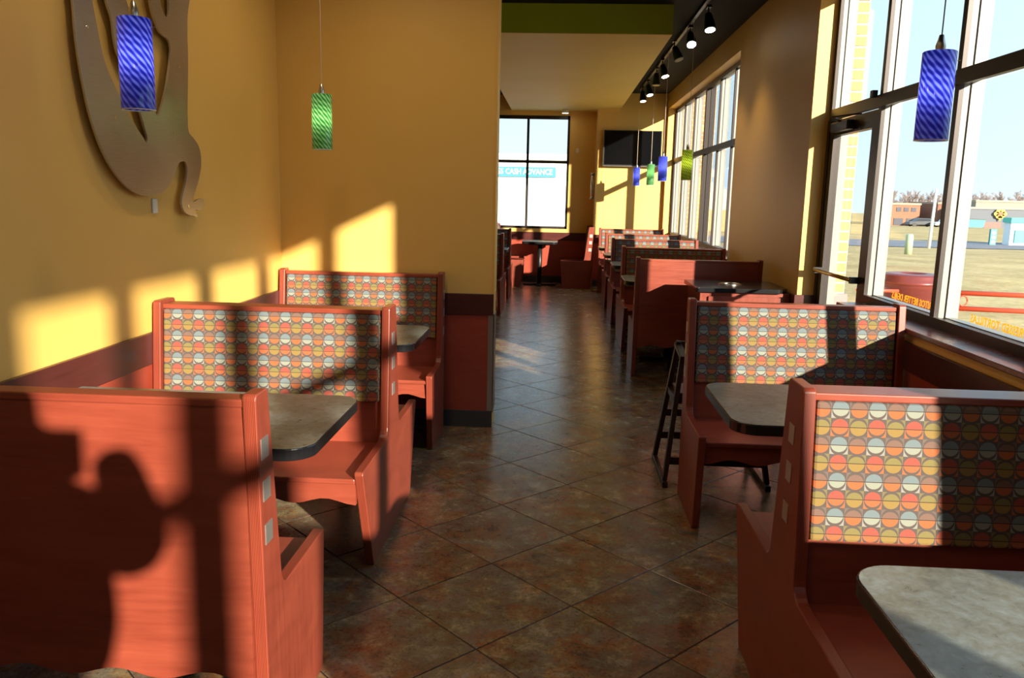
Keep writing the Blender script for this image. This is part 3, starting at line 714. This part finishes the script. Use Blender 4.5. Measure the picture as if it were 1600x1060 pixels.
# ------------------------------------------------------------------ photographer just behind the camera (his shadow falls on the left booth)
def skin(name, verts, edges, radii, mat, parent, levels=1):
    me = bpy.data.meshes.new(name); me.from_pydata(verts, edges, []); o = bpy.data.objects.new(name, me); C.objects.link(o)
    o.parent = parent; md = o.modifiers.new('skin', 'SKIN'); md.use_smooth_shade = True
    for i, r in enumerate(radii): me.skin_vertices[0].data[i].radius = (r if isinstance(r, tuple) else (r, r))
    me.skin_vertices[0].data[0].use_root = True
    sb = o.modifiers.new('sub', 'SUBSURF'); sb.levels = levels; sb.render_levels = levels; me.materials.append(mat); return o
ph = empty('person', (.13, -.34, 0), label='person in dark clothes standing behind the nearest booths, holding a camera up to the face', cat='person')
vs = [(0,0,.93),(0,0,1.12),(0,0,1.30),(0,0,1.42),(0,.01,1.50),(0,.03,1.60),(0,.03,1.70),
      (.19,0,1.40),(.30,.10,1.28),(.15,.24,1.44),(.105,.27,1.50),(-.19,0,1.40),(-.27,.08,1.16),(-.15,.24,1.44),(-.105,.27,1.50),
      (.10,0,.88),(.12,.01,.50),(.12,-.01,.10),(.12,.12,.05),(-.10,0,.88),(-.12,.01,.50),(-.12,-.01,.10),(-.12,.12,.05)]
es = [(0,1),(1,2),(2,3),(3,4),(4,5),(5,6),(3,7),(7,8),(8,9),(9,10),(3,11),(11,12),(12,13),(13,14),(0,15),(15,16),(16,17),(17,18),(0,19),(19,20),(20,21),(21,22)]
rs = [(.30,.14),(.31,.14),(.29,.13),(.20,.11),.055,.085,.08,.10,.085,.06,.05,.10,.085,.06,.05,.10,.065,.045,.04,.10,.065,.045,.04]
skin('body', vs, es, rs, new_mat('dark jacket cloth', srgb(60, 58, 66), .8)[0], ph, 2)
MB().lathe([(.001, 1.50), (.05, 1.505), (.078, 1.56), (.088, 1.63), (.085, 1.69), (.06, 1.735), (.001, 1.75)], (0, .03), 16).build('hair', new_mat('brown hair', srgb(50, 36, 26), .7)[0], ph)

cm = empty('camera_body', (.14, -.13, 1.50), label='black camera held up in the hands of the person', cat='camera')
MB().box(-.055, .055, -.035, .035, -.06, .06).build('housing', M['black'], cm, bevel=.008)

# ------------------------------------------------------------------ outside
def slab(name, pts, mat):
    bm = bmesh.new()
    rows = [[bm.verts.new(p) for p in r] for r in pts]
    for A, B in zip(rows, rows[1:]):
        for i in range(len(A)-1): bm.faces.new([A[i], A[i+1], B[i+1], B[i]])
    me = bpy.data.meshes.new(name); bm.to_mesh(me); bm.free(); me.materials.append(mat); o = bpy.data.objects.new(name, me); C.objects.link(o); return o
def gz(y):
    P = [(-400, -.25), (20, -.2), (30, -.28), (48, -1.0), (60, -1.25), (100, -1.35), (150, -2.3), (400, -3.2)]
    for (a, b), (c, d) in zip(P, P[1:]):
        if a <= y <= c: return b+(d-b)*(y-a)/(c-a)
    return P[-1][1]
ys = [-300, -60, -20, 0, 10, 20, 30, 36, 42, 48, 54, 60, 75, 100, 125, 150, 200, 300, 400]
tag(slab('lawn', [[(x, y, gz(y)) for x in (2.0, 30, 120, 400)] for y in ys], M['grass']), kind='structure')
tag(slab('lawn', [[(x, y, gz(y)-.02) for x in (-300, -60, 2.0)] for y in (-300, -60, -4.6)], M['grass']), kind='structure')
tag(slab('parking_lot', [[(x, y, -.14) for x in (-90, -20, 2.0)] for y in (14.9, 30, 60, 80)], M['concrete']), kind='structure')
rd = slab('road', [[(x, y, gz(y)+.03) for x in (4, 60, 300)] for y in (50, 54, 60, 64)], M['asphalt']); tag(rd, kind='structure')
tag(MB().box(1.97, 3.1, -8, 13, -.14, -.03).build('walkway', M['concrete']), kind='structure')

# brick pilasters outside the glass: each visible brick is its own part
def pilaster(label, x0, x1, y0, z0, z1, depth=.3):
    root = empty('brick_pilaster', (x0, y0, z0), label=label, cat='pilaster')
    MB().box(0, x1-x0, .006, depth, 0, z1-z0).build('core', M['mortar'], root)
    MB().box(-.02, x1-x0+.02, -.02, depth, -.83, 0).build('stone_base', M['stone'], root)
    me = None; z = .012; r = 0
    while z < z1-z0-.07:
        if me is None:
            ob = MB().box(0, x1-x0-.012, 0, .02, 0, .062).build('brick', M['brick'], root, bevel=.003); me = ob.data
        else:
            ob = bpy.data.objects.new('brick', me); C.objects.link(ob); ob.parent = root
        ob.location = (.006, random.uniform(-.003, .001), z); z += .0785; r += 1
    return root
pilaster('buff brick pilaster standing outside the glass door', 2.06, 2.20, 6.35, .80, 3.6)
pilaster('buff brick pilaster outside, seen through the far side window', 2.12, 2.5, 13.9, .80, 3.6)
MB_ = MB()
# trash can
tc_ = empty('trash_can', (3.83, 9.0, -.2), label='round dark red outdoor trash can beyond the near window', cat='trash can')
mat_can = new_mat('dark red metal', srgb(120, 58, 56), .35, .3)[0]
MB().lathe([(.01, 0), (.26, 0), (.28, .05), (.28, .80), (.29, .81), (.29, .86)], n=32).build('body', mat_can, tc_)
MB().lathe([(.295, .84), (.305, .85), (.305, .875), (.295, .88), (.295, .93), (.27, .95), (.14, .955), (.13, .94)], n=32).build('lid', mat_can, tc_)
# red rail with rings
rr_ = empty('bike_rail', (3.84, 8.0, -.2), label='red painted steel railing on the lawn outside the near window', cat='railing')
MB().tube([(0, 0, .86), (1.6, -.25, .86)], .024, 10).build('top_rail', M['red_rail'], rr_)
MB().tube([(0, 0, .71), (1.6, -.25, .71)], .024, 10).build('lower_rail', M['red_rail'], rr_)
for t in (0, .5, 1): MB().tube([(1.6*t, -.25*t, 0), (1.6*t, -.25*t, .86)], .024, 10).build('post', M['red_rail'], rr_)
MB().tube([(.05+.04*math.cos(a*.4), -.01, .785+.05*math.sin(a*.4)) for a in range(17)], .008, 8).build('ring', M['red_rail'], rr_)
r2 = empty('bike_rail', (3.1, 8.6, -.2), label='short red steel rail section beside the trash can, to its left', cat='railing')
MB().tube([(0, 0, .80), (.42, -.02, .80)], .018, 8).build('top_rail', M['red_rail'], r2); MB().tube([(0, 0, .62), (.42, -.02, .62)], .018, 8).build('lower_rail', M['red_rail'], r2)
for t in (.02, .40): MB().tube([(t, 0, 0), (t, 0, .80)], .018, 8).build('post', M['red_rail'], r2)
# utility pedestal, pole
o = MB().tube([(12.5, 30, -.29), (12.5, 30, .38), (12.5, 30, .44)], [.13, .13, .09], 14).build('utility_pedestal', new_mat('pale green enamel', srgb(170, 184, 150), .5)[0]); tag(o, 'pale green utility pedestal standing on the dry lawn', 'utility box')
o = MB().tube([(21.55, 49, gz(49)), (21.65, 49, 2.4)], [.10, .07], 10).build('pole', new_mat('pale pole', srgb(222, 214, 204), .5)[0]); tag(o, 'thin pale roadside pole behind the window mullion', 'pole')
def B(x0, x1, y0, y1, z0, z1): return (x0, x1, y0, y1, z0, z1)
def building(label, x0, x1, y, dp, z0, z1, col, roofcol, wins, wincol=(70, 72, 84), extra=None):
    root = empty('building', ((x0+x1)/2, y, z0), label=label, cat='building')
    hx = (x1-x0)/2; H_ = z1-z0
    MB().box(-hx, hx, 0, dp, 0, H_).build('wall', new_mat('facade', srgb(*col), .8)[0], root)
    MB().box(-hx-.1, hx+.1, -.15, dp+.1, H_, H_+.35).build('parapet', new_mat('parapet', srgb(*roofcol), .8)[0], root)
    for (a, b, c, d) in wins:
        f = MB().box(-hx+a, -hx+b, -.08, .02, c, d).build('window', new_mat('far window', srgb(*wincol), .3)[0], root)
    return root
building('two-storey tan brick building with three upper windows across the road', 58.8, 63.8, 150, 12, -2.3, 1.35, (150, 104, 80), (170, 150, 130),
    [(.9, 1.7, 2.5, 3.2), (2.2, 3.0, 2.5, 3.2), (3.5, 4.3, 2.5, 3.2), (.6, 2.2, .1, 1.3), (2.8, 4.4, .1, 1.3)])
building('low yellowish shop building with a pale roof line, centre of the row', 65.0, 68.6, 166, 8, -2.4, .6, (160, 136, 100), (190, 184, 170), [(.6, 3.4, .2, 1.4)])
building('brown brick building right behind the roadside pole', 65.9, 70.8, 148, 12, -2.3, 1.6, (134, 92, 74), (160, 138, 120), [(.6, 2.0, .1, 1.5), (2.6, 4.2, .1, 1.5), (1.0, 1.9, 2.4, 3.2), (2.8, 3.7, 2.4, 3.2)])
gb = building('large grey box-shaped store with an emblem on its front', 67.6, 90, 140, 7.5, -2.6, .95, (104, 108, 116), (140, 138, 134), [(2.4, 5.2, .2, 1.5)], (120, 92, 86))
building('long cream warehouse roof showing above the grey store', 84, 112, 172, 14, -2.8, 2.3, (140, 136, 126), (170, 160, 136), [])
building('white kiosk with a teal fascia at the right edge of the window view', 31.9, 36, 60, .9, -1.25, .35, (232, 236, 234), (96, 190, 170), [(.3, 2.2, .2, 1.1)], (90, 170, 156))
em = empty('store_emblem', (72.3, 139.7, .25), label='yellow and red cluster emblem on the grey store front', cat='sign')
for i in range(6):
    aa = i*PI/3; cx_, cz_ = .62*math.cos(aa), .45*math.sin(aa)
    MB().prism([(cx_+.42*math.cos(t*PI/6), cz_+.36*math.sin(t*PI/6)) for t in range(12)], -.10, 0, 'y').build('petal', new_mat('emblem yellow', srgb(226, 180, 50), .5)[0], em)
MB().prism([(.34*math.cos(t*PI/6), .30*math.sin(t*PI/6)) for t in range(12)], -.16, 0, 'y').build('centre', new_mat('emblem red', srgb(196, 84, 50), .5)[0], em)
MB().prism([(-.4, -.4), (.4, -.4), (0, -1.2)], -.10, 0, 'y').build('point', new_mat('emblem amber', srgb(214, 160, 50), .5)[0], em)
tt = empty('totem_sign', (30.47, 59.5, gz(60)), label='narrow teal totem sign by the road in front of the grey store', cat='sign')
MB().box(-.22, .22, -.1, .1, 0, 1.15).build('panel', new_mat('teal panel', srgb(70, 130, 136), .5)[0], tt, bevel=.02)
for i in range(3): MB().prism([(.13*math.cos(t*PI/6), .25+.32*i+.11*math.sin(t*PI/6)) for t in range(12)], -.12, -.1, 'y').build('roundel', M['white_plastic'], tt)
# cars in the lot across the road
def car(label, x, y, z, col, ln=4.4, van=False):
    root = empty('car', (x, y, z), label=label, cat='car'); hl = ln/2; hgt = 1.0 if not van else 1.3
    prof = [(-hl, .3), (-hl+.05, .75), (-hl*.55, .85), (-hl*.3, hgt+.35), (hl*.45, hgt+.35), (hl*.75, .9), (hl, .8), (hl, .3)]
    MB().prism(prof, -.85, .85, 'y').build('body', new_mat('car paint', srgb(*col), .3)[0], root, bevel=.06)
    MB().prism([(-hl*.5, .88), (-hl*.28, hgt+.27), (hl*.40, hgt+.27), (hl*.66, .92)], -.87, .87, 'y').build('side_windows', new_mat('car glass', srgb(50, 56, 66), .15)[0], root)
    for sx in (-.62, .62):
        for sy in (-.8, .8): MB().tube([(hl*sx, sy-.1, .32), (hl*sx, sy+.1, .32)], .32, 14).build('wheel', M['black'], root)
    return root
car('dark parked car left of the white van across the road', 58.2, 136, gz(136), (70, 72, 78))
car('white parked van across the road', 61.6, 134, gz(134), (226, 226, 226), 4.8, True)
dm = empty('dumpster', (65.4, 134, gz(134)), label='bright teal dumpster next to the white van', cat='dumpster')
MB().hexa([(-1.2,-.8,.15),(1.2,-.8,.15),(1.2,.8,.15),(-1.2,.8,.15),(-1.4,-.9,1.3),(1.4,-.9,1.3),(1.4,.9,1.3),(-1.4,.9,1.3)]).build('bin', new_mat('teal paint', srgb(80, 186, 176), .5)[0], dm)
MB().box(-1.42, 1.42, -.92, .92, 1.3, 1.38).build('lid', M['black'], dm)
# bare trees behind the buildings
def tree_mesh(seed):
    rnd = random.Random(seed); mb = MB()
    def br(p, d, l, r, lv):
        q = p + d*l; mb.tube([p, q], [r, r*.6], 3, cap=False)
        if lv == 0: return
        for _ in range(4 if lv > 1 else 5):
            nd = (d + Vector((rnd.uniform(-1, 1), rnd.uniform(-1, 1), rnd.uniform(-.25, .8)))*.8).normalized()
            br(p + d*l*rnd.uniform(.5, 1), nd, l*rnd.uniform(.5, .75), r*.55, lv-1)
    br(Vector((0, 0, 0)), Vector((0, 0, 1)), 3.4, .34, 4); return mb
tmat = new_mat('hazed branch bark', srgb(150, 134, 128), .9)[0]  # bark colour lightened to stand in for distance haze
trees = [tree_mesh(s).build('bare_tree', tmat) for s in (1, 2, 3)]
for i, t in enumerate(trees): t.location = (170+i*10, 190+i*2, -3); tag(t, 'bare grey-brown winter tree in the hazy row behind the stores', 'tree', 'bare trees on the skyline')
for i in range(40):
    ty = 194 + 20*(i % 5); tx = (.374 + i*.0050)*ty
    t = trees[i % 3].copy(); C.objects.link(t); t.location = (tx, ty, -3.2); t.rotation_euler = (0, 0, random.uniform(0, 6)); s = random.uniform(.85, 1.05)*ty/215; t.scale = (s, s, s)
# building with a teal sign seen through the far end window
cb2 = empty('shop_building', (-1.2, 46, -.14), label='white shop building with a blue sign band beyond the far window', cat='building')
MB().box(-9, 3.5, 0, 10, 0, 3.6).build('wall', new_mat('white stucco', srgb(236, 234, 228), .8)[0], cb2)
MB().box(-9.1, 3.6, -.3, 10, 3.6, 3.9).build('parapet', M['white_plastic'], cb2)
sg = MB().box(-2.9, .95, -.15, 0, 2.66, 3.20).build('sign_band', new_mat('pale blue sign', srgb(60, 128, 150), .6)[0], cb2)
text_mesh('sign_letters', '$255 CASH ADVANCE', .42, (-.95, -.17, 2.93), (PI/2, 0, 0), M['white_plastic'], sg, .01, 3.4)
for i in range(3): MB().box(-2.6+i*1.7, -1.3+i*1.7, -.05, .02, .3, 2.2).build('shop_window', new_mat('shop glass', srgb(190, 200, 206), .2)[0], cb2)
